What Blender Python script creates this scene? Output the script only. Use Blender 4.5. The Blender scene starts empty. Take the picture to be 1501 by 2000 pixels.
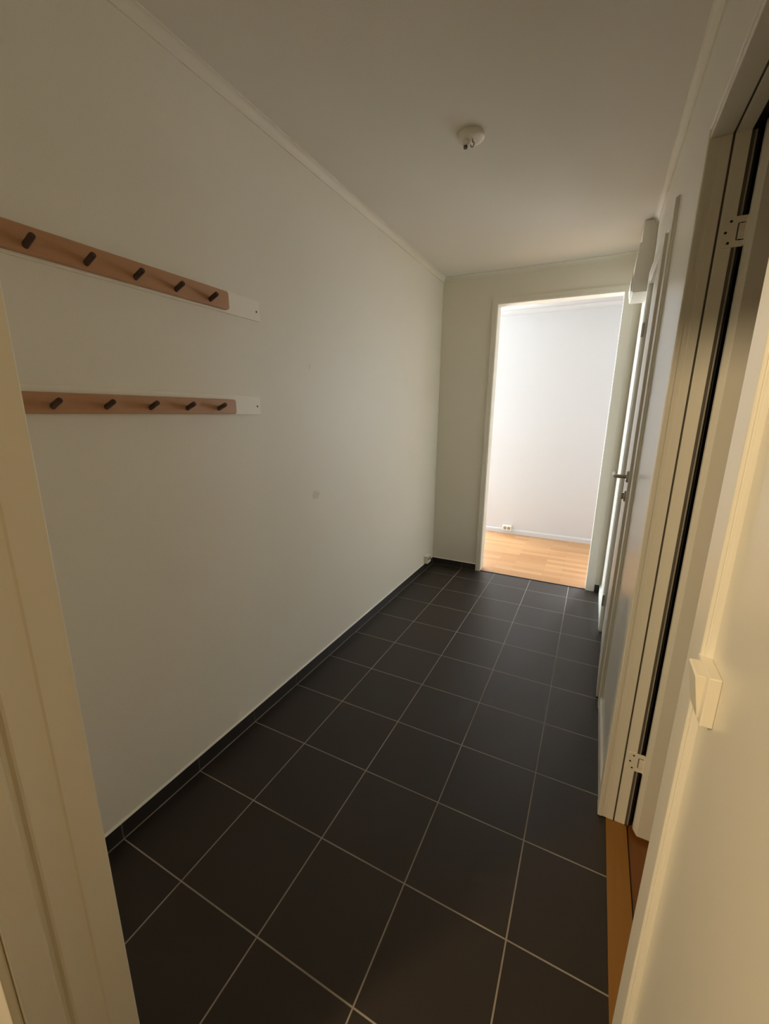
import bpy, math
from mathutils import Matrix, Vector
from math import pi, sin, cos

S = bpy.context.scene
COL = S.collection

# ------------------------------------------------------------ camera, world, light, exposure
F_PX = 809.96
ROT = ((0.89317968, -0.11514497, 0.43470875),
       (0.44956787, 0.20520108, -0.8693568),
       (0.01089936, 0.97192291, 0.23504692))
POS = (0.976643, -0.591869, 1.402439)
cam_d = bpy.data.cameras.new('camera')
cam_d.sensor_fit = 'HORIZONTAL'
cam_d.sensor_width = 36.0
cam_d.lens = F_PX / 1501.0 * 36.0
cam_d.clip_start = 0.02
cam = bpy.data.objects.new('camera', cam_d)
COL.objects.link(cam)
m = Matrix(ROT).to_4x4()
m.translation = POS
cam.matrix_world = m
S.camera = cam

S.view_settings.view_transform = 'Standard'
S.view_settings.look = 'None'
S.view_settings.gamma = 1.0
S.view_settings.use_curve_mapping = False
S.view_settings.exposure = 0.40
S.cycles.max_bounces = 14
S.cycles.diffuse_bounces = 10
S.cycles.glossy_bounces = 6
S.cycles.use_denoising = True

W = bpy.data.worlds.new('world')
S.world = W
W.use_nodes = True
W.node_tree.nodes['Background'].inputs[0].default_value = (0.75, 0.85, 1.0, 1)
W.node_tree.nodes['Background'].inputs[1].default_value = 1.0


def area(name, loc, direction, sx, sy, power, color):
    d = bpy.data.lights.new(name, 'AREA')
    d.shape = 'RECTANGLE'
    d.size = sx
    d.size_y = sy
    d.energy = power
    d.color = color
    o = bpy.data.objects.new(name, d)
    COL.objects.link(o)
    o.location = loc
    o.rotation_euler = Vector(direction).to_track_quat('-Z', 'Y').to_euler()
    return o


# daylight entering by the windows of the far room
area('daylight_window_left', (-2.66, 5.0, 1.5), (1, -0.25, -0.03), 1.8, 1.5, 320, (0.80, 0.90, 1.0))
area('daylight_window_back', (2.2, 6.36, 1.5), (0, -1, -0.05), 1.3, 1.5, 112, (0.93, 0.96, 1.0))
# ceiling lamp in the room behind the camera
def rear_lamp(power):
    d = bpy.data.lights.new('rear_room_lamp', 'POINT')
    d.energy = power
    d.color = (1.0, 0.76, 0.45)
    d.shadow_soft_size = 0.08
    o = bpy.data.objects.new('rear_room_lamp', d)
    COL.objects.link(o)
    o.location = (-0.36, -1.60, 2.38)
rear_lamp(120)

# ------------------------------------------------------------ materials
def mat(name, color, rough=0.5, metallic=0.0, bump=0.0, bscale=200.0, spec=0.5, vary=0.0, vscale=3.0):
    m = bpy.data.materials.new(name)
    m.use_nodes = True
    nt = m.node_tree
    b = nt.nodes['Principled BSDF']
    b.inputs['Base Color'].default_value = (*color, 1)
    b.inputs['Roughness'].default_value = rough
    b.inputs['Metallic'].default_value = metallic
    b.inputs['Specular IOR Level'].default_value = spec
    tc = nt.nodes.new('ShaderNodeTexCoord')
    if bump > 0:
        n = nt.nodes.new('ShaderNodeTexNoise')
        n.inputs['Scale'].default_value = bscale
        n.inputs['Detail'].default_value = 3
        bp = nt.nodes.new('ShaderNodeBump')
        bp.inputs['Strength'].default_value = bump
        bp.inputs['Distance'].default_value = 0.002
        nt.links.new(tc.outputs['Object'], n.inputs['Vector'])
        nt.links.new(n.outputs['Fac'], bp.inputs['Height'])
        nt.links.new(bp.outputs['Normal'], b.inputs['Normal'])
    if vary > 0:
        n2 = nt.nodes.new('ShaderNodeTexNoise')
        n2.inputs['Scale'].default_value = vscale
        n2.inputs['Detail'].default_value = 4
        mx = nt.nodes.new('ShaderNodeMix')
        mx.data_type = 'RGBA'
        mx.inputs['A'].default_value = (*[c * (1 - vary) for c in color], 1)
        mx.inputs['B'].default_value = (*[min(1, c * (1 + vary)) for c in color], 1)
        nt.links.new(tc.outputs['Object'], n2.inputs['Vector'])
        nt.links.new(n2.outputs['Fac'], mx.inputs['Factor'])
        nt.links.new(mx.outputs['Result'], b.inputs['Base Color'])
    return m


def M(nt, op, a, b=None, c=None):
    n = nt.nodes.new('ShaderNodeMath')
    n.operation = op
    for i, v in enumerate((a, b, c)):
        if v is None:
            continue
        if isinstance(v, (int, float)):
            n.inputs[i].default_value = v
        else:
            nt.links.new(v, n.inputs[i])
    return n.outputs[0]


def rgbmix(nt, fac, a, b):
    mx = nt.nodes.new('ShaderNodeMix')
    mx.data_type = 'RGBA'
    for k, v in (('Factor', fac), ('A', a), ('B', b)):
        if isinstance(v, tuple):
            mx.inputs[k].default_value = (*v, 1)
        elif isinstance(v, (int, float)):
            mx.inputs[k].default_value = v
        else:
            nt.links.new(v, mx.inputs[k])
    return mx.outputs['Result']


TILE = 0.305


def tile_mat():
    m = mat('dark_floor_tile', (0.03, 0.027, 0.025), 0.5, spec=0.5)
    nt = m.node_tree
    b = nt.nodes['Principled BSDF']
    g = nt.nodes.new('ShaderNodeNewGeometry')
    sp = nt.nodes.new('ShaderNodeSeparateXYZ')
    nt.links.new(g.outputs['Position'], sp.inputs[0])

    def dist(sock):   # distance in metres to the nearest joint
        t = M(nt, 'DIVIDE', sock, TILE)
        f = M(nt, 'FRACT', M(nt, 'ADD', t, 50.5))
        return M(nt, 'MULTIPLY', M(nt, 'ABSOLUTE', M(nt, 'SUBTRACT', f, 0.5)), TILE)
    dx, dy = dist(sp.outputs['X']), dist(sp.outputs['Y'])
    ex = M(nt, 'ABSOLUTE', M(nt, 'SUBTRACT', sp.outputs['X'], -0.2815))
    d = M(nt, 'MINIMUM', M(nt, 'MINIMUM', dx, dy), ex)
    mr = nt.nodes.new('ShaderNodeMapRange')
    mr.inputs['From Min'].default_value = 0.0017
    mr.inputs['From Max'].default_value = 0.0025
    nt.links.new(d, mr.inputs['Value'])
    istile = mr.outputs['Result']
    # a different shade per tile
    ix = M(nt, 'FLOOR', M(nt, 'DIVIDE', sp.outputs['X'], TILE))
    iy = M(nt, 'FLOOR', M(nt, 'DIVIDE', sp.outputs['Y'], TILE))
    cb = nt.nodes.new('ShaderNodeCombineXYZ')
    nt.links.new(ix, cb.inputs[0])
    nt.links.new(iy, cb.inputs[1])
    wn = nt.nodes.new('ShaderNodeTexWhiteNoise')
    nt.links.new(cb.outputs[0], wn.inputs['Vector'])
    n = nt.nodes.new('ShaderNodeTexNoise')
    n.inputs['Scale'].default_value = 260
    n.inputs['Detail'].default_value = 4
    nt.links.new(g.outputs['Position'], n.inputs['Vector'])
    base = rgbmix(nt, wn.outputs['Value'], (0.019, 0.0125, 0.0085), (0.026, 0.018, 0.0125))
    base = rgbmix(nt, n.outputs['Fac'], base, (0.030, 0.0215, 0.016))
    n3 = nt.nodes.new('ShaderNodeTexNoise')
    n3.inputs['Scale'].default_value = 5
    nt.links.new(g.outputs['Position'], n3.inputs['Vector'])
    grout = rgbmix(nt, n3.outputs['Fac'], (0.20, 0.175, 0.145), (0.42, 0.38, 0.33))
    nt.links.new(rgbmix(nt, istile, grout, base), b.inputs['Base Color'])
    rr = M(nt, 'ADD', 0.80, M(nt, 'MULTIPLY', istile, -0.36))
    nt.links.new(rr, b.inputs['Roughness'])
    h = M(nt, 'ADD', M(nt, 'MULTIPLY', istile, 1.0), M(nt, 'MULTIPLY', n.outputs['Fac'], 0.25))
    bp = nt.nodes.new('ShaderNodeBump')
    bp.inputs['Strength'].default_value = 0.5
    bp.inputs['Distance'].default_value = 0.0015
    nt.links.new(h, bp.inputs['Height'])
    nt.links.new(bp.outputs['Normal'], b.inputs['Normal'])
    return m


def parquet_mat(name, c1, c2, c3, along_x=True, rough=0.35):
    m = mat(name, c1, rough)
    nt = m.node_tree
    b = nt.nodes['Principled BSDF']
    g = nt.nodes.new('ShaderNodeNewGeometry')
    mp = nt.nodes.new('ShaderNodeMapping')
    if not along_x:
        mp.inputs['Rotation'].default_value = (0, 0, pi / 2)
    nt.links.new(g.outputs['Position'], mp.inputs['Vector'])
    br = nt.nodes.new('ShaderNodeTexBrick')
    br.inputs['Scale'].default_value = 1.0
    br.inputs['Brick Width'].default_value = 0.42
    br.inputs['Row Height'].default_value = 0.068
    br.inputs['Mortar Size'].default_value = 0.0007
    br.inputs['Mortar Smooth'].default_value = 0.3
    br.inputs['Bias'].default_value = 0.0
    br.offset = 0.37
    br.inputs['Color1'].default_value = (*c1, 1)
    br.inputs['Color2'].default_value = (*c2, 1)
    br.inputs['Mortar'].default_value = (*[c * 0.45 for c in c3], 1)
    nt.links.new(mp.outputs[0], br.inputs['Vector'])
    st = nt.nodes.new('ShaderNodeMapping')
    st.inputs['Scale'].default_value = (2.5, 60, 1)
    nt.links.new(mp.outputs[0], st.inputs['Vector'])
    n = nt.nodes.new('ShaderNodeTexNoise')
    n.inputs['Scale'].default_value = 1.0
    n.inputs['Detail'].default_value = 6
    n.inputs['Distortion'].default_value = 0.6
    nt.links.new(st.outputs[0], n.inputs['Vector'])
    f = M(nt, 'MULTIPLY', n.outputs['Fac'], 0.6)
    nt.links.new(rgbmix(nt, f, br.outputs['Color'], c3), b.inputs['Base Color'])
    return m


def wood_mat(name, c1, c2, rough=0.5, scale=(30, 1.5, 30)):
    m = mat(name, c1, rough)
    nt = m.node_tree
    b = nt.nodes['Principled BSDF']
    g = nt.nodes.new('ShaderNodeNewGeometry')
    mp = nt.nodes.new('ShaderNodeMapping')
    mp.inputs['Scale'].default_value = scale
    nt.links.new(g.outputs['Position'], mp.inputs['Vector'])
    n = nt.nodes.new('ShaderNodeTexNoise')
    n.inputs['Scale'].default_value = 2.0
    n.inputs['Detail'].default_value = 6
    n.inputs['Distortion'].default_value = 0.8
    nt.links.new(mp.outputs[0], n.inputs['Vector'])
    nt.links.new(rgbmix(nt, n.outputs['Fac'], c1, c2), b.inputs['Base Color'])
    return m


def wall_left_mat(color):
    """painted wall with two small scuffs"""
    m = mat('left_wall_paint', color, 0.55, bump=0.25, bscale=320)
    nt = m.node_tree
    b = nt.nodes['Principled BSDF']
    g = nt.nodes.new('ShaderNodeNewGeometry')
    n = nt.nodes.new('ShaderNodeTexNoise')
    n.inputs['Scale'].default_value = 45
    nt.links.new(g.outputs['Position'], n.inputs['Vector'])
    sp = nt.nodes.new('ShaderNodeSeparateXYZ')
    nt.links.new(g.outputs['Position'], sp.inputs[0])

    def blob(y, z, ry, rz):
        a = M(nt, 'DIVIDE', M(nt, 'SUBTRACT', sp.outputs['Y'], y), ry)
        c = M(nt, 'DIVIDE', M(nt, 'SUBTRACT', sp.outputs['Z'], z), rz)
        r = M(nt, 'ADD', M(nt, 'MULTIPLY', a, a), M(nt, 'MULTIPLY', c, c))
        r = M(nt, 'ADD', r, M(nt, 'MULTIPLY', M(nt, 'SUBTRACT', n.outputs['Fac'], 0.5), 2.2))
        mr = nt.nodes.new('ShaderNodeMapRange')
        mr.inputs['From Min'].default_value = 1.2
        mr.inputs['From Max'].default_value = 0.5
        nt.links.new(r, mr.inputs['Value'])
        return mr.outputs['Result']
    k = M(nt, 'MAXIMUM', blob(1.143, 0.978, 0.036, 0.024), M(nt, 'MULTIPLY', blob(1.118, 1.611, 0.008, 0.014), 0.6))
    k = M(nt, 'MULTIPLY', k, 0.42)
    nt.links.new(rgbmix(nt, k, color, tuple(c * 0.62 for c in color)), b.inputs['Base Color'])
    return m


PAINT = (0.80, 0.765, 0.655)
m_wall = mat('wall_paint', PAINT, 0.55, bump=0.2, bscale=320)
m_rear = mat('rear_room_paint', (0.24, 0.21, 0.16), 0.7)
m_wall_left = wall_left_mat(PAINT)
m_ceil = mat('ceiling_paint', (0.78, 0.76, 0.69), 0.7, bump=0.15, bscale=250)
m_gloss = mat('gloss_wall_paint', (0.78, 0.76, 0.68), 0.28, bump=0.1, bscale=40)
m_trim = mat('white_trim_paint', (0.80, 0.78, 0.70), 0.35, bump=0.05, bscale=80)
m_door = mat('white_door_paint', (0.76, 0.74, 0.67), 0.38, bump=0.04, bscale=60)
m_far = mat('far_room_paint', (0.585, 0.59, 0.59), 0.6, bump=0.1, bscale=300)
m_tile = tile_mat()
m_skirt = mat('dark_skirting_tile', (0.028, 0.024, 0.021), 0.4, bump=0.1, bscale=200, vary=0.15, vscale=12)
m_grout = mat('grout', (0.26, 0.235, 0.2), 0.85)
m_caulk = mat('caulk', (0.78, 0.75, 0.66), 0.5)
m_parq = parquet_mat('light_parquet', (0.58, 0.33, 0.145), (0.40, 0.195, 0.07), (0.32, 0.145, 0.05))
m_parq2 = parquet_mat('brown_parquet', (0.22, 0.085, 0.02), (0.18, 0.068, 0.016), (0.14, 0.05, 0.012), False, 0.3)
m_thresh = wood_mat('oak_threshold', (0.31, 0.145, 0.022), (0.24, 0.105, 0.016), 0.4)
m_beech = wood_mat('beech_rail', (0.52, 0.285, 0.145), (0.43, 0.22, 0.105), 0.45)
m_peg = wood_mat('dark_peg', (0.045, 0.021, 0.012), (0.07, 0.033, 0.018), 0.35, (40, 40, 40))
m_plastic = mat('white_plastic', (0.80, 0.77, 0.68), 0.35)
m_plastic_c = mat('cream_plastic', (0.85, 0.81, 0.70), 0.35)
m_dark = mat('dark_hole', (0.012, 0.01, 0.008), 0.6)
m_seal_shade = mat('grey_seal_and_groove_shade', (0.10, 0.09, 0.07), 0.5)  # rubber seal grey, also painted into the door frame groove as shade
m_seal_l = mat('light_rubber_seal', (0.32, 0.30, 0.26), 0.4)
m_metal = mat('brushed_steel', (0.42, 0.38, 0.32), 0.35, 0.9)
m_cream_metal = mat('painted_hinge', (0.78, 0.75, 0.66), 0.4)
m_board = mat('board_paint', (0.86, 0.83, 0.72), 0.45)
m_steel_l = mat('polished_steel', (0.75, 0.72, 0.68), 0.25, 0.8)
m_glass = mat('window_glass', (1, 1, 1), 0.0)
m_glass.node_tree.nodes['Principled BSDF'].inputs['Transmission Weight'].default_value = 1.0

# ------------------------------------------------------------ mesh helpers
class MB:
    def __init__(self):
        self.v, self.f, self.mi = [], [], []

    def box(self, x0, x1, y0, y1, z0, z1, mi=0):
        n = len(self.v)
        self.v += [(x, y, z) for z in (z0, z1) for y in (y0, y1) for x in (x0, x1)]
        for q in ((0, 2, 3, 1), (4, 5, 7, 6), (0, 1, 5, 4), (2, 6, 7, 3), (0, 4, 6, 2), (1, 3, 7, 5)):
            self.f.append([n + i for i in q])
            self.mi.append(mi)
        return self

    def prism(self, pts, axis, a, b, mi=0):
        """extrude a 2-D outline along an axis from a to b"""
        n, k = len(self.v), len(pts)
        for t in (a, b):
            for p, q in pts:
                self.v.append({'x': (t, p, q), 'y': (p, t, q), 'z': (p, q, t)}[axis])
        self.f.append([n + i for i in range(k)][::-1])
        self.f.append([n + k + i for i in range(k)])
        self.mi += [mi, mi]
        for i in range(k):
            j = (i + 1) % k
            self.f.append([n + i, n + j, n + k + j, n + k + i])
            self.mi.append(mi)
        return self

    def lathe(self, prof, origin, axis, seg=32, mi=0):
        """revolve (radius, height) pairs about an axis vector"""
        ax = Vector(axis).normalized()
        u = ax.orthogonal().normalized()
        w = ax.cross(u)
        o = Vector(origin)
        n = len(self.v)
        for r, h in prof:
            for i in range(seg):
                t = 2 * pi * i / seg
                self.v.append(tuple(o + ax * h + (u * cos(t) + w * sin(t)) * r))
        for j in range(len(prof) - 1):
            for i in range(seg):
                k = (i + 1) % seg
                self.f.append([n + j * seg + i, n + j * seg + k, n + (j + 1) * seg + k, n + (j + 1) * seg + i])
                self.mi.append(mi)
        self.f.append([n + i for i in range(seg)][::-1])
        self.f.append([n + (len(prof) - 1) * seg + i for i in range(seg)])
        self.mi += [mi, mi]
        return self

    def tube(self, path, r, seg=12, mi=0):
        pts = [Vector(p) for p in path]
        n = len(self.v)
        for i, p in enumerate(pts):
            d = (pts[min(i + 1, len(pts) - 1)] - pts[max(i - 1, 0)]).normalized()
            if i == 0:
                u = d.orthogonal().normalized()
            else:
                u = (u - d * u.dot(d)).normalized()
            w = d.cross(u)
            rr = r[i] if isinstance(r, (list, tuple)) else r
            for s in range(seg):
                t = 2 * pi * s / seg
                self.v.append(tuple(p + (u * cos(t) + w * sin(t)) * rr))
        for j in range(len(pts) - 1):
            for s in range(seg):
                k = (s + 1) % seg
                self.f.append([n + j * seg + s, n + j * seg + k, n + (j + 1) * seg + k, n + (j + 1) * seg + s])
                self.mi.append(mi)
        self.f.append([n + s for s in range(seg)][::-1])
        self.f.append([n + (len(pts) - 1) * seg + s for s in range(seg)])
        self.mi += [mi, mi]
        return self

    def build(self, name, mats, parent=None, bevel=0.0, smooth=False, origin=None):
        if not isinstance(mats, (list, tuple)):
            mats = [mats]
        o0 = Vector(origin) if origin is not None else Vector((0, 0, 0))
        me = bpy.data.meshes.new(name)
        me.from_pydata([tuple(Vector(v) - o0) for v in self.v], [], self.f)
        for mm in mats:
            me.materials.append(mm)
        for p, i in zip(me.polygons, self.mi):
            p.material_index = i
            p.use_smooth = smooth
        import bmesh
        bm = bmesh.new()
        bm.from_mesh(me)
        bmesh.ops.recalc_face_normals(bm, faces=bm.faces)
        bm.to_mesh(me)
        bm.free()
        o = bpy.data.objects.new(name, me)
        COL.objects.link(o)
        if parent is not None:
            o.parent = parent
            w = Vector((0, 0, 0))
            q = parent
            while q is not None:
                w += q.location
                q = q.parent
            o.location = o0 - w
        else:
            o.location = o0
        if smooth:
            sm = o.modifiers.new('edge', 'EDGE_SPLIT')
            sm.split_angle = math.radians(40)
        if bevel > 0:
            b = o.modifiers.new('bevel', 'BEVEL')
            b.width = bevel
            b.segments = 2
            b.limit_method = 'ANGLE'
        return o


def struct(o, label=None):
    o['kind'] = 'structure'
    if label:
        o['label'] = label
    return o


def tag(o, label, cat, group=None):
    o['label'] = label
    o['category'] = cat
    if group:
        o['group'] = group
    return o


def empty(name, loc):
    o = bpy.data.objects.new(name, None)
    o.empty_display_size = 0.05
    COL.objects.link(o)
    o.location = loc
    return o


# ------------------------------------------------------------ room dimensions (metres)
XL, XR = -0.29, 1.15          # hallway side walls
Y0, YF = -0.314, 2.98         # near partition, far wall
H = 2.47
OX0, OX1, OH = 0.168, 1.043, 2.235   # opening in the far wall
D1a, D1b, D1h = 1.51, 2.30, 2.115    # door 1 opening in the right wall
D2a, D2b, D2h = 0.115, 0.825, 2.075   # door 2 opening in the right wall
WT = 0.08

# floors
struct(MB().box(XL - 0.1, 1.164, -2.6, YF + 0.012, -0.1, 0).build('floor', m_tile), 'dark grey square tiles with pale grout along the hallway')
struct(MB().box(-2.8, 3.1, YF + 0.012, 6.4, -0.1, 0.0).build('floor', m_parq), 'light parquet of the bright room beyond the doorway')
struct(MB().box(1.164, 3.1, -2.6, 2.6, -0.1, -0.004).build('floor', m_parq2), 'brown parquet inside the side room at right')
struct(MB().box(-2.2, XL - 0.1, -2.6, Y0 - 0.14, -0.1, 0.0).build('floor', m_parq2), 'parquet of the room behind the camera')

# ceilings
struct(MB().box(XL - 0.1, 1.25, Y0 - 0.1, YF + 0.1, H, H + 0.1).build('ceiling', m_ceil), 'plain pale ceiling of the hallway')
struct(MB().box(-2.8, 3.1, YF + 0.1, 6.4, H + 0.005, H + 0.1).build('ceiling', m_far), 'ceiling of the bright far room')
struct(MB().box(1.25, 3.1, -2.6, YF - 0.3, H, H + 0.1).build('ceiling', m_ceil), 'ceiling of the side room')
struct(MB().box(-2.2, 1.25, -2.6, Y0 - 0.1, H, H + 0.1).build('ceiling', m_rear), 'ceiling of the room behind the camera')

# left wall
struct(MB().box(XL - 0.1, XL, Y0 - 0.14, YF, 0, H).build('wall_left', m_wall_left), 'long pale wall carrying the two peg racks')

# right wall with two doorways
rw = MB()
X2 = XR + WT
J = 0.021   # the frames sit in slightly larger wall openings
rw.box(XR, X2, Y0 - 0.14, D2a - J, 0, H)
rw.box(XR, X2, D2a - J, D2b + J, D2h + J, H)
rw.box(XR, X2, D2b + J, D1a, 0, H)
rw.box(XR, X2, D1a, D1b, D1h, H)
rw.box(XR, X2, D1b, YF, 0, H)
struct(rw.build('wall_right', m_gloss), 'pale glossy right wall with two doorways')

# far wall with opening
fw = MB()
fw.box(XL - 0.1, OX0, YF, YF + 0.1, 0, H)
fw.box(OX1, 1.25, YF, YF + 0.1, 0, H)
fw.box(OX0, OX1, YF, YF + 0.1, OH, H)
struct(fw.build('wall_far', m_wall), 'end wall of the hallway around the tall open doorway')

# near partition (behind and left of the viewer)
nw = MB()
PX0, PX1, PH, PT = 0.30, 1.15, 2.00, 0.139
nw.box(XL - 0.1, PX0 + 0.002, Y0 - PT, Y0, 0, H)
nw.box(PX0, X2, Y0 - PT, Y0, PH + 0.03, H)
struct(nw.build('wall_near', m_wall), 'partition beside the viewer with the near doorway')

# shell of the other rooms
rb = MB()
rb.box(-2.3, -2.2, -2.7, Y0 - PT, 0, H)
rb.box(-2.2, 1.7, -2.7, -2.6, 0, H)
rb.box(-2.3, XL - 0.1, Y0 - PT, Y0 - PT + 0.1, 0, H)
rb.box(X2, 1.33, Y0 - PT - 0.1, Y0 - PT, 0, H)
rb.box(1.6, 1.7, -2.6, Y0 - PT - 0.1, 0, H)
rb.box(1.33, 1.7, Y0 - PT - 0.1, Y0 - PT, 0, H)
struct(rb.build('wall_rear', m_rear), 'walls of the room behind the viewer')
sr = MB()
sr.box(2.9, 3.0, Y0 - PT, 1.7, 0, H)
sr.box(X2, 3.0, 1.5, 1.6, 0, H)
sr.box(1.7, 3.0, Y0 - PT - 0.1, Y0 - PT, 0, H)
struct(sr.build('wall_side', m_wall), 'walls of the side room behind the open door')
b1 = MB()
b1.box(X2 + 0.12, X2 + 0.2, 1.5, 2.45, 0, H)
b1.box(X2, X2 + 0.2, 2.4, 2.48, 0, H)
struct(b1.build('wall_closet', m_wall), 'walls behind the closed door')
fr = MB()
fr.box(-0.15, 1.27, 4.36, 4.46, 0, H)
fr.box(-0.15, -0.05, 4.46, 6.3, 0, H).box(1.17, 1.27, 4.46, 6.3, 0, H)
fr.box(-2.7, XL - 0.1, YF, YF + 0.1, 0, H)
fr.box(1.25, 3.1, YF, YF + 0.1, 0, H)
fr.box(3.0, 3.1, YF + 0.1, 6.4, 0, H)
fr.box(-2.7, -0.05, 6.3, 6.4, 0, H)
# window holes in the left end and in the right recess
fr.box(-2.7, -2.6, YF + 0.1, 4.1, 0, H).box(-2.7, -2.6, 5.9, 6.3, 0, H)
fr.box(-2.7, -2.6, 4.1, 5.9, 0, 0.75).box(-2.7, -2.6, 4.1, 5.9, 2.25, H)
fr.box(1.17, 1.55, 6.3, 6.4, 0, H).box(2.85, 3.0, 6.3, 6.4, 0, H)
fr.box(1.55, 2.85, 6.3, 6.4, 0, 0.75).box(1.55, 2.85, 6.3, 6.4, 2.25, H)
struct(fr.build('wall_back', m_far), 'bright white walls of the far room')


def window(n, a0, a1, z0, z1, x=None, y=None):
    c_ = ((x, (a0 + a1) / 2, z0) if x is not None else ((a0 + a1) / 2, y, z0))
    e = struct(empty('window_%d' % n, c_), 'daylit window of the far room')
    f = MB()
    t = 0.05

    def bar(p, q, r0, r1):
        if x is not None:
            f.box(x - .03, x + .03, p, q, r0, r1)
        else:
            f.box(p, q, y - .03, y + .03, r0, r1)
    bar(a0, a1, z0, z0 + t)
    bar(a0, a1, z1 - t, z1)
    am = (a0 + a1) / 2
    for k in (a0 + t / 2, am, a1 - t / 2):
        bar(k - t / 2, k + t / 2, z0 + t, z1 - t)
    f.build('window_frame', m_trim, e)


window(1, 4.1, 5.9, 0.75, 2.25, x=-2.62)
window(2, 1.55, 2.85, 0.75, 2.25, y=6.32)

# ------------------------------------------------------------ trims of the hallway
def crown(pts, axis, a, b, name, material, label):
    return struct(MB().prism(pts, axis, a, b).build(name, material, smooth=False), label)


def cove(sx, x, top, w=0.028, h=0.036):
    """concave quarter profile hugging wall at x (room towards sx) and the ceiling"""
    pts = [(x, top), (x, top - h), (x + sx * 0.006, top - h)]
    for i in range(1, 6):
        t = i / 6 * pi / 2
        pts.append((x + sx * (0.006 + (w - 0.006) * (1 - cos(t))), top - h + (h - 0.005) * sin(t)))
    pts += [(x + sx * w, top - 0.005), (x + sx * w, top)]
    return pts


crown(cove(1, XL, H), 'y', Y0, YF, 'trim_left', m_wall, 'slim cove moulding along the left ceiling edge')
crown(cove(-1, XR, H), 'y', Y0, YF, 'trim_right', m_wall, 'slim cove moulding along the right ceiling edge')
crown(cove(-1, YF, H), 'x', XL, XR, 'trim_far', m_wall, 'slim cove moulding above the far doorway')
crown(cove(-1, 4.36, H + .005, 0.03, 0.045), 'x', -0.15, 1.27, 'trim_back', m_far, 'cove moulding of the far room')

# skirting: tiles with grout between, caulk bead on top
def skirt_tiles(name, axis, fixed0, fixed1, spans, z, label):
    mb = MB()
    lo, hi = spans[0][0], spans[-1][1]
    if axis == 'y':
        mb.box(fixed0, fixed1 - 0.0012, lo, hi, 0, z - 0.001, 1)
    else:
        mb.box(lo, hi, fixed0 + 0.0012, fixed1, 0, z - 0.001, 1)
    for a, b in spans:
        if axis == 'y':
            mb.box(fixed0, fixed1, a, b, 0.003, z, 0)
        else:
            mb.box(a, b, fixed0, fixed1, 0.003, z, 0)
    if axis == 'y':
        mb.prism([(fixed0, z), (fixed1 - 0.001, z), (fixed0, z + 0.006)], 'y', lo, hi, 2)
    else:
        mb.prism([(fixed1, z), (fixed0 + 0.001, z), (fixed1, z + 0.006)], 'x', lo, hi, 2)
    return struct(mb.build(name, [m_skirt, m_grout, m_caulk]), label)


g = 0.0018
ys = [Y0] + [k * TILE for k in range(0, 10)] + [YF - 0.009]
ys[0] = Y0
spans = [(ys[i] + (g if i else 0), ys[i + 1] - g) for i in range(len(ys) - 1) if ys[i + 1] - ys[i] > 0.01]
skirt_tiles('baseboard_left', 'y', XL, XL + 0.008, spans, 0.062, 'dark tile skirting with a pale caulk line along the left wall')
skirt_tiles('baseboard_far', 'x', YF - 0.008, YF, [(XL + 0.009, -g), (g, 0.128)], 0.058, 'dark tile skirting left of the far doorway')
struct(MB().box(1.104, 1.137, YF - 0.008, YF, 0.003, 0.058).build('baseboard_far', m_skirt), 'short dark skirting tile right of the far doorway')
bb = MB()
for a, b in ((D1b + 0.0685, YF), (D2b + 0.0685, D1a - 0.0685)):
    bb.box(XR - 0.011, XR, a, b, 0.0, 0.068)
struct(bb.build('baseboard_right', m_trim, bevel=0.002), 'low white wooden skirting along the right wall')
bk = MB().prism([(4.36, 0), (4.346, 0), (4.346, 0.045), (4.352, 0.055), (4.36, 0.056)], 'x', -0.15, 1.27)
struct(bk.build('baseboard_back', m_far, bevel=0), 'white skirting of the far room')

# far doorway casing: flat boards and jamb lining
fc = MB()
fc.box(OX0 - 0.040, OX0, YF - 0.010, YF, 0, OH + 0.040)
fc.box(OX1, OX1 + 0.060, YF - 0.010, YF, 0, OH + 0.040)
fc.box(OX0, OX1, YF - 0.010, YF, OH, OH + 0.040)
fc.box(OX0, OX0 + 0.004, YF - 0.004, YF + 0.104, 0, OH)
fc.box(OX1 - 0.004, OX1, YF - 0.004, YF + 0.104, 0, OH)
fc.box(OX0 + 0.004, OX1 - 0.004, YF - 0.004, YF + 0.104, OH - 0.004, OH)
struct(fc.build('trim_1', m_wall, bevel=0.0015), 'flat painted casing and lining of the open far doorway')
struct(MB().box(OX0 + 0.004, OX1 - 0.004, YF + 0.002, YF + 0.012, 0.0, 0.004).build('trim_2', m_dark), 'dark joint between tile and parquet')

# ------------------------------------------------------------ door 1: closed door with handle
d1 = struct(empty('door_1', (XR, D1a, 0)), 'closed white door with steel handle in the right wall')
c = MB()
cx = XR - 0.013


CAS = ((0, 0), (0.010, 0), (0.0125, 0.0015), (0.013, 0.004), (0.013, 0.0590), (0.0126, 0.0615), (0.0112, 0.0632), (0.0092, 0.0638),
       (0.0078, 0.0632), (0.0070, 0.0638), (0.0060, 0.0660), (0.0040, 0.0676), (0.0015, 0.0682), (0, 0.0682))


def casing_profile(y_in, s):   # outline in (x, y); s points away from the opening
    return [(XR - a, y_in + s * b) for a, b in CAS]


def head_profile(z_in):
    return [(XR - a, z_in + b) for a, b in CAS]


def head(mb, z_in, ya, yb):
    mb.prism([(x, z) for x, z in head_profile(z_in)], 'y', ya, yb)


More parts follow.
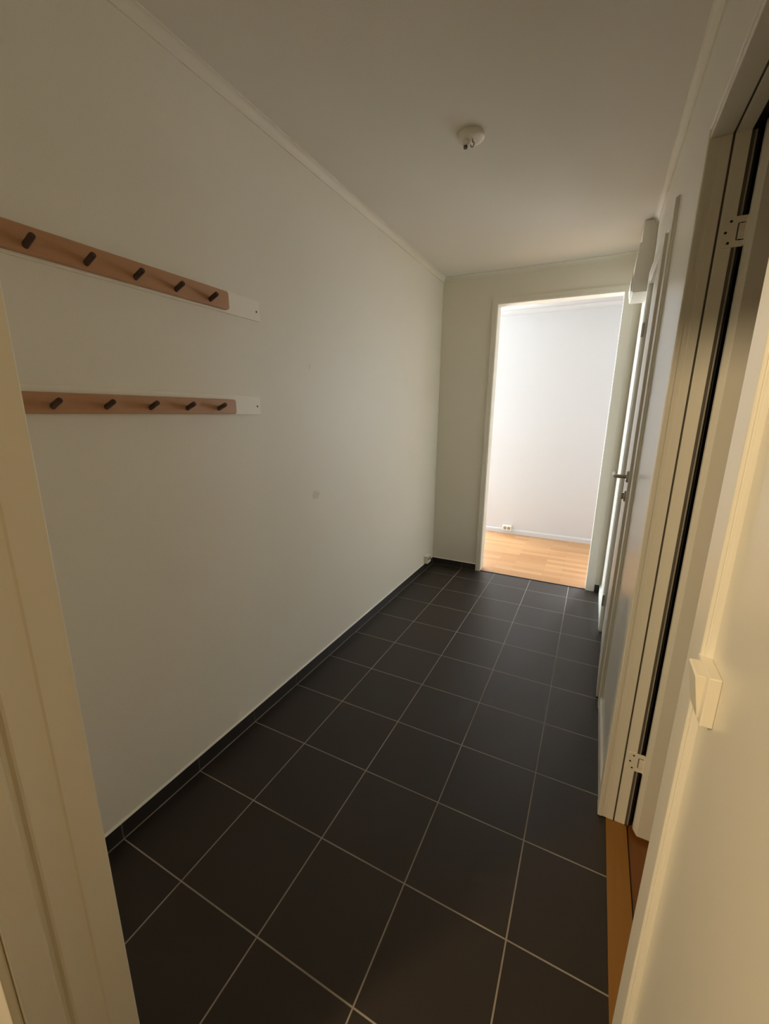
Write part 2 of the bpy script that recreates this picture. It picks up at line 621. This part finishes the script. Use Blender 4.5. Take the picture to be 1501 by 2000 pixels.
c.prism(casing_profile(D1a, -1), 'z', 0, D1h)
c.prism(casing_profile(D1b, 1), 'z', 0, D1h)
head(c, D1h, D1a - 0.068, D1b + 0.068)
c.build('casing', m_trim, d1)
c = MB()
c.box(XR - 0.009, X2, D1a, D1a + 0.018, 0, D1h)
c.box(XR - 0.009, X2, D1b - 0.018, D1b, 0, D1h)
c.box(XR - 0.009, X2, D1a + 0.018, D1b - 0.018, D1h - 0.018, D1h)
c.build('door_frame', m_trim, d1, bevel=0.001)
# leaf stands a little ajar, hinged on its far edge
ya, yb = D1a + 0.021, D1b - 0.021
xa, xb = 1.1265, 1.1600
lf = MB().prism([(xa, ya), (xb, yb), (xb + 0.038, yb), (xa + 0.038, ya)], 'z', 0.008, D1h - 0.022)
leaf1 = lf.build('door_leaf', m_door, d1, bevel=0.0015)
hd = MB()
hy, hz = 1.590, 1.125
hx = xa + (xb - xa) * (hy - ya) / (yb - ya)
hd.lathe([(0.0, 0), (0.026, 0), (0.026, 0.006), (0.023, 0.009), (0.0, 0.009)], (hx, hy, hz), (-1, 0, 0), 28)
hd.tube([(hx, hy, hz), (hx - 0.030, hy, hz), (hx - 0.044, hy + 0.003, hz), (hx - 0.051, hy + 0.012, hz),
         (hx - 0.053, hy + 0.03, hz), (hx - 0.053, hy + 0.115, hz)], [0.009, 0.0085, 0.0085, 0.009, 0.009, 0.0085], 14)
hd.build('door_handle', m_metal, d1, smooth=True)['label'] = 'steel lever handle'
es = MB()
ez = 1.035
es.lathe([(0.0, 0), (0.025, 0), (0.025, 0.005), (0.022, 0.008), (0.0, 0.008)], (hx, hy, ez), (-1, 0, 0), 28)
es.box(hx - 0.018, hx - 0.007, hy - 0.004, hy + 0.004, ez - 0.014, ez + 0.014)
es.build('lock_escutcheon', m_metal, d1, smooth=True)['label'] = 'round lock plate with thumb turn'
for z in (1.86, 0.22):
    hg = MB()
    hg.lathe([(0.0, -0.035), (0.007, -0.035), (0.007, 0.035), (0.0, 0.035)], (XR - 0.010, D1b - 0.019, z), (0, 0, 1), 16)
    hg.lathe([(0.0, 0.036), (0.005, 0.036), (0.003, 0.042), (0, 0.043)], (XR - 0.010, D1b - 0.019, z), (0, 0, 1), 16)
    hg.build('hinge', m_metal, d1, smooth=True)['label'] = 'steel barrel hinge'

# ------------------------------------------------------------ door 2: open into the side room
d2 = struct(empty('door_2', (XR, D2b, 0)), 'white door standing open into the side room at right')
c = MB()
c.prism(casing_profile(D2b, 1), 'z', 0.004, D2h)
c.prism(casing_profile(D2a, -1), 'z', 0, D2h)
head(c, D2h, D2a - 0.068, D2b + 0.068)
c.build('casing', m_trim, d2)
fm = MB()
T = 0.02
for (ya_, yb_) in ((D2b, D2b + T), (D2a - T, D2a)):
    near = ya_ == D2b
    y_face = D2b if near else D2a
    s = 1 if near else -1
    # hallway part of the frame, groove, then the broad hinge part
    fm.box(XR - 0.009, 1.164, min(y_face + s * 0.0015, y_face + s * T), max(y_face + s * 0.0015, y_face + s * T), 0.004, D2h)
    fm.box(1.164, 1.1855, min(y_face, y_face + s * T), max(y_face, y_face + s * T), 0.004, D2h)
    fm.box(1.1855, 1.1905, min(y_face + s * 0.004, y_face + s * T), max(y_face + s * 0.004, y_face + s * T), 0.004, D2h, 2)  # groove coloured dark grey, its shade painted in; no rubber here
    fm.box(1.1905, 1.2215, min(y_face, y_face + s * T), max(y_face, y_face + s * T), 0.004, D2h)
    fm.box(1.2215, 1.240, min(y_face + s * 0.010, y_face + s * T), max(y_face + s * 0.010, y_face + s * T), 0.004, D2h, 1)
for (x0_, x1_, dz, mi) in ((XR - 0.009, 1.1855, 0, 0), (1.1855, 1.1905, 0.004, 2), (1.1905, 1.2215, 0, 0), (1.2215, 1.240, 0.010, 1)):
    fm.box(x0_, x1_, D2a, D2b, D2h - T + dz, D2h, mi)
fm.build('door_frame', [m_trim, m_dark, m_seal_shade], d2, bevel=0.001)
# rubber seal in the rebate
sl = MB()
sl.box(1.2215, 1.2275, D2b + 0.001, D2b + 0.010, 0.006, D2h - T)
sl.tube([(1.2305, D2b + 0.004, 0.006), (1.2305, D2b + 0.004, D2h - T)], 0.0026, 10, 1)
sl.build('seal', [m_seal_shade, m_seal_l], d2)['label'] = 'grey rubber draught seal'
# leaf, ninety degrees open, bevelled hinge edge
ly0, ly1 = 0.789, 0.829
lf = MB().prism([(1.2445, ly1 - 0.004), (1.2445, 0.8115), (1.2545, ly0), (1.945, ly0), (1.945, ly1), (1.2480, ly1)], 'z', 0.012, D2h - 0.008)
lf.build('door_leaf', m_door, d2, bevel=0.0008)
for z in (1.842, 0.268):
    h = MB()
    yf = D2b - 0.0018
    # C-shaped frame plate
    out = [(1.198, z - 0.030), (1.203, z - 0.034), (1.2435, z - 0.034), (1.2435, z - 0.020), (1.2285, z - 0.020), (1.2265, z - 0.018),
           (1.2265, z + 0.018), (1.2285, z + 0.020), (1.2435, z + 0.020), (1.2435, z + 0.034), (1.203, z + 0.034), (1.198, z + 0.030)]
    h.prism(out, 'y', yf, D2b + 0.0008)
    # leaf plate filling the C
    h.prism([(1.2300, z - 0.0175), (1.2525, z - 0.0175), (1.2525, z + 0.0175), (1.2300, z + 0.0175)], 'y', yf - 0.0006, yf + 0.0010)
    h.lathe([(0.0, -0.033), (0.0036, -0.033), (0.0036, 0.033), (0.0, 0.033)], (1.2460, D2b - 0.004, z), (0, 0, 1), 14)
    ho = h.build('hinge', m_cream_metal, d2)
    ho['label'] = 'cream painted hinge with three screws'
    for sx, dz in ((1.2125, 0.024), (1.2045, 0.000), (1.2125, -0.024)):
        s_ = MB().lathe([(0.0, 0.0), (0.0032, 0.0), (0.0030, 0.0006), (0.0, 0.0004)], (sx, yf + 0.0002, z + dz), (0, -1, 0), 14)
        so = s_.build('screw', m_dark, ho, smooth=True)
th = MB()
th.box(1.1635, 1.2275, D2a - 0.0, D2b, -0.02, 0.0035)
th.box(1.2275, 1.2315, D2a, D2b, -0.02, -0.002, 1)
th.build('threshold', [m_thresh, m_dark], d2, bevel=0.0)['label'] = 'oiled oak threshold strip'

# ------------------------------------------------------------ door 3: frame beside the viewer
d3 = struct(empty('door_3', (0.33, Y0, 0)), 'painted door frame at the left edge beside the viewer')
A = 0.33
j = MB()
jp = [(PX0, Y0), (A - 0.002, Y0), (A, Y0 - 0.002), (A, Y0 - 0.043), (A - 0.002, Y0 - 0.046), (A - 0.002, Y0 - 0.083), (A - 0.004, Y0 - 0.086),
      (A - 0.014, Y0 - 0.088), (A - 0.014, Y0 - 0.093), (A - 0.005, Y0 - 0.096), (A - 0.003, Y0 - 0.099), (A - 0.003, Y0 - PT + 0.004),
      (A + 0.0005, Y0 - PT + 0.003), (A + 0.0005, Y0 - PT), (PX0, Y0 - PT)]
j.prism(jp, 'z', 0, PH)
j.box(A, PX1, Y0 - PT, Y0, PH, PH + 0.03)
j.box(PX0, A, Y0 - PT, Y0, PH, PH + 0.03)
j.build('door_frame', m_trim, d3)
j = MB()
j.box(A - 0.075, A - 0.006, Y0 - PT - 0.012, Y0 - PT, 0, PH + 0.06)
j.box(A - 0.006, PX1, Y0 - PT - 0.012, Y0 - PT, PH + 0.0, PH + 0.06)
j.build('casing', m_trim, d3, bevel=0.003)

# ------------------------------------------------------------ peg racks
def rack_pair(z0b, z1b, yb_end, z0w, z1w, yw_end, which, peg_z, blabel, rlabel):
    b = MB().box(XL, XL + 0.010, -0.16, yb_end, z0b, z1b)
    board = b.build('backing_board', m_board, bevel=0.0015, origin=(XL, 0.3, z0b))
    tag(board, blabel, 'board', 'white backing boards on the left wall')
    hz_ = (z0b + z1b) / 2 - 0.004
    s_ = MB().lathe([(0, 0), (0.0042, 0), (0.0036, 0.0008), (0, 0.0008)], (XL + 0.0098, yb_end - 0.018, hz_), (1, 0, 0), 14)
    s_.build('screw', m_dark, board, smooth=True)
    root = tag(empty('peg_rack', (XL + 0.010, 0.26, z0w)), rlabel, 'coat rack', 'wooden peg racks on the left wall')
    r = MB().prism([(-0.085, z0w + 0.006), (-0.081, z0w), (yw_end - 0.006, z0w), (yw_end, z0w + 0.006),
                    (yw_end, z1w - 0.006), (yw_end - 0.006, z1w), (-0.081, z1w), (-0.085, z1w - 0.006)], 'x', XL + 0.0102, XL + 0.0282)
    r.build('rail', m_beech, root, bevel=0.002)
    for y in (0.0, 0.132, 0.264, 0.396, 0.528):
        p = MB()
        x0 = XL + 0.028
        d = Vector((1, 0, 0.42)).normalized()
        p.lathe([(0.0, -0.006), (0.0076, -0.006), (0.0076, 0.036), (0.0068, 0.0385), (0.0, 0.039)],
                (x0, y, peg_z), d, 20)
        po = p.build('peg', m_peg, root, smooth=True)


rack_pair(1.747, 1.822, 0.787, 1.754, 1.815, 0.613, 0, 1.771,
          'white board behind the upper peg rack, tight under the rail', 'upper wooden peg rack with five dark pegs, running out of the picture at left')
rack_pair(1.385, 1.459, 0.762, 1.388, 1.441, 0.613, 1, 1.407,
          'white board behind the lower peg rack, showing above the rail', 'lower wooden peg rack with five dark pegs, at shoulder height on left wall')

# ------------------------------------------------------------ light switch
sw = tag(empty('light_switch', (XR, 0.025, 1.017)), 'white surface mounted light switch beside the open side door at right', 'light switch')
b = MB().box(1.136, XR, -0.008, 0.056, 1.017, 1.0865)
b.build('switch_box', m_plastic_c, sw, bevel=0.0016)
b = MB().prism([(1.1362, 1.021), (1.1345, 1.021), (1.1245, 1.079), (1.1262, 1.081), (1.1362, 1.081)], 'y', 0.003, 0.046)
# outline is given in (x, z)
b.v = [(p[0], p[1], p[2]) for p in b.v]
b.build('rocker', m_plastic_c, sw, bevel=0.0008)

# ------------------------------------------------------------ ceiling outlet
lp = tag(empty('ceiling_outlet', (0.40, 1.29, H)), 'round white lamp outlet with bare hook and terminal on the ceiling', 'ceiling outlet')
b = MB().lathe([(0, 0), (0.050, 0), (0.052, 0.003), (0.051, 0.015), (0.047, 0.019), (0.030, 0.021), (0, 0.021)], (0.40, 1.29, H), (0, 0, -1), 40)
b.build('base', m_plastic, lp, smooth=True)
b = MB().lathe([(0, 0), (0.015, 0), (0.014, 0.016), (0.012, 0.018), (0, 0.018)], (0.384, 1.286, H - 0.020), (0, 0, -1), 24)
b.lathe([(0, 0.017), (0.008, 0.017), (0.0075, 0.026), (0, 0.026)], (0.380, 1.284, H - 0.020), (0, 0, -1), 18, 1)
b.build('terminal', [m_plastic_c, m_seal_shade], lp, smooth=True)
hk = MB()
path = [(0.408, 1.283, H - 0.019), (0.408, 1.283, H - 0.030)]
for i in range(9):
    t = pi / 2 - i / 8 * 1.5 * pi
    path.append((0.408 + 0.007 * cos(t), 1.283, H - 0.039 + 0.009 * sin(t)))
hk.tube(path, 0.0018, 10)
hk.build('hook', m_seal_shade, lp, smooth=True)['label'] = 'small dark metal hook'

# ------------------------------------------------------------ sockets
so = tag(empty('wall_socket', (XL, 2.80, 0.067)), 'small white surface socket low on left wall near the corner', 'socket')
sy0, sy1, sz0, sz1 = 2.745, 2.828, 0.069, 0.137
MB().box(XL, XL + 0.038, sy0, sy1, sz0, sz1).build('socket_box', m_plastic, so, bevel=0.002)
for dy in (-0.018, 0.018):
    MB().lathe([(0, 0), (0.0115, 0), (0.0115, 0.0012), (0, 0.0012)], (XL + 0.0375, (sy0 + sy1) / 2 + dy, 0.108), (1, 0, 0), 20).build('outlet_hole', m_dark, so, smooth=True)
sf = tag(empty('wall_socket', (0.150, 4.36, 0.037)), 'white double socket on the bright far room wall above the skirting', 'socket')
MB().box(0.098, 0.204, 4.322, 4.36, 0.040, 0.100).build('socket_box', m_plastic, sf, bevel=0.003)
for dx in (-0.022, 0.022):
    r = MB().lathe([(0.0195, 0), (0.0195, 0.0008), (0.017, 0.0008), (0.0165, 0.0003), (0, 0.0003)], (0.151 + dx, 4.3222, 0.069), (0, -1, 0), 24)
    r.build('outlet_ring', m_seal_l, sf, smooth=True)

# ------------------------------------------------------------ box high on the right wall
wb = tag(empty('wall_box', (XR, 2.55, 2.09)), 'white boxy housing high on the right wall beside the far doorway', 'wall box')
prof = [(XR, 2.092), (1.070, 2.092), (1.064, 2.10), (1.063, 2.16), (1.066, 2.25), (1.073, 2.345), (1.077, 2.352), (XR, 2.352)]
b = MB().prism(prof, 'y', 2.42, 2.71)
b.build('housing', m_plastic, wb, bevel=0.0015)
b = MB().box(1.082, XR, 2.44, 2.70, 2.354, H - 0.002)
b.build('top_housing', m_plastic, wb, bevel=0.002)
b = MB().prism([(1.0625, 2.104), (1.0585, 2.112), (1.0545, 2.150), (1.0570, 2.196), (1.0625, 2.210)], 'y', 2.46, 2.66)
b.build('cover_latch', m_plastic, wb, bevel=0.001)
bh = MB().lathe([(0, 0), (0.008, 0), (0.007, 0.006), (0, 0.006)], (1.058, YF, 2.225), (0, -1, 0), 20)
for i, v in enumerate(bh.v):
    bh.v[i] = (v[0], v[1], 2.225 + (v[2] - 2.225) * 1.9)
tag(bh.build('screw_cap', m_dark, smooth=True, origin=(1.058, YF, 2.225)), 'tiny black cap on the end wall by the top right doorway corner', 'cap')
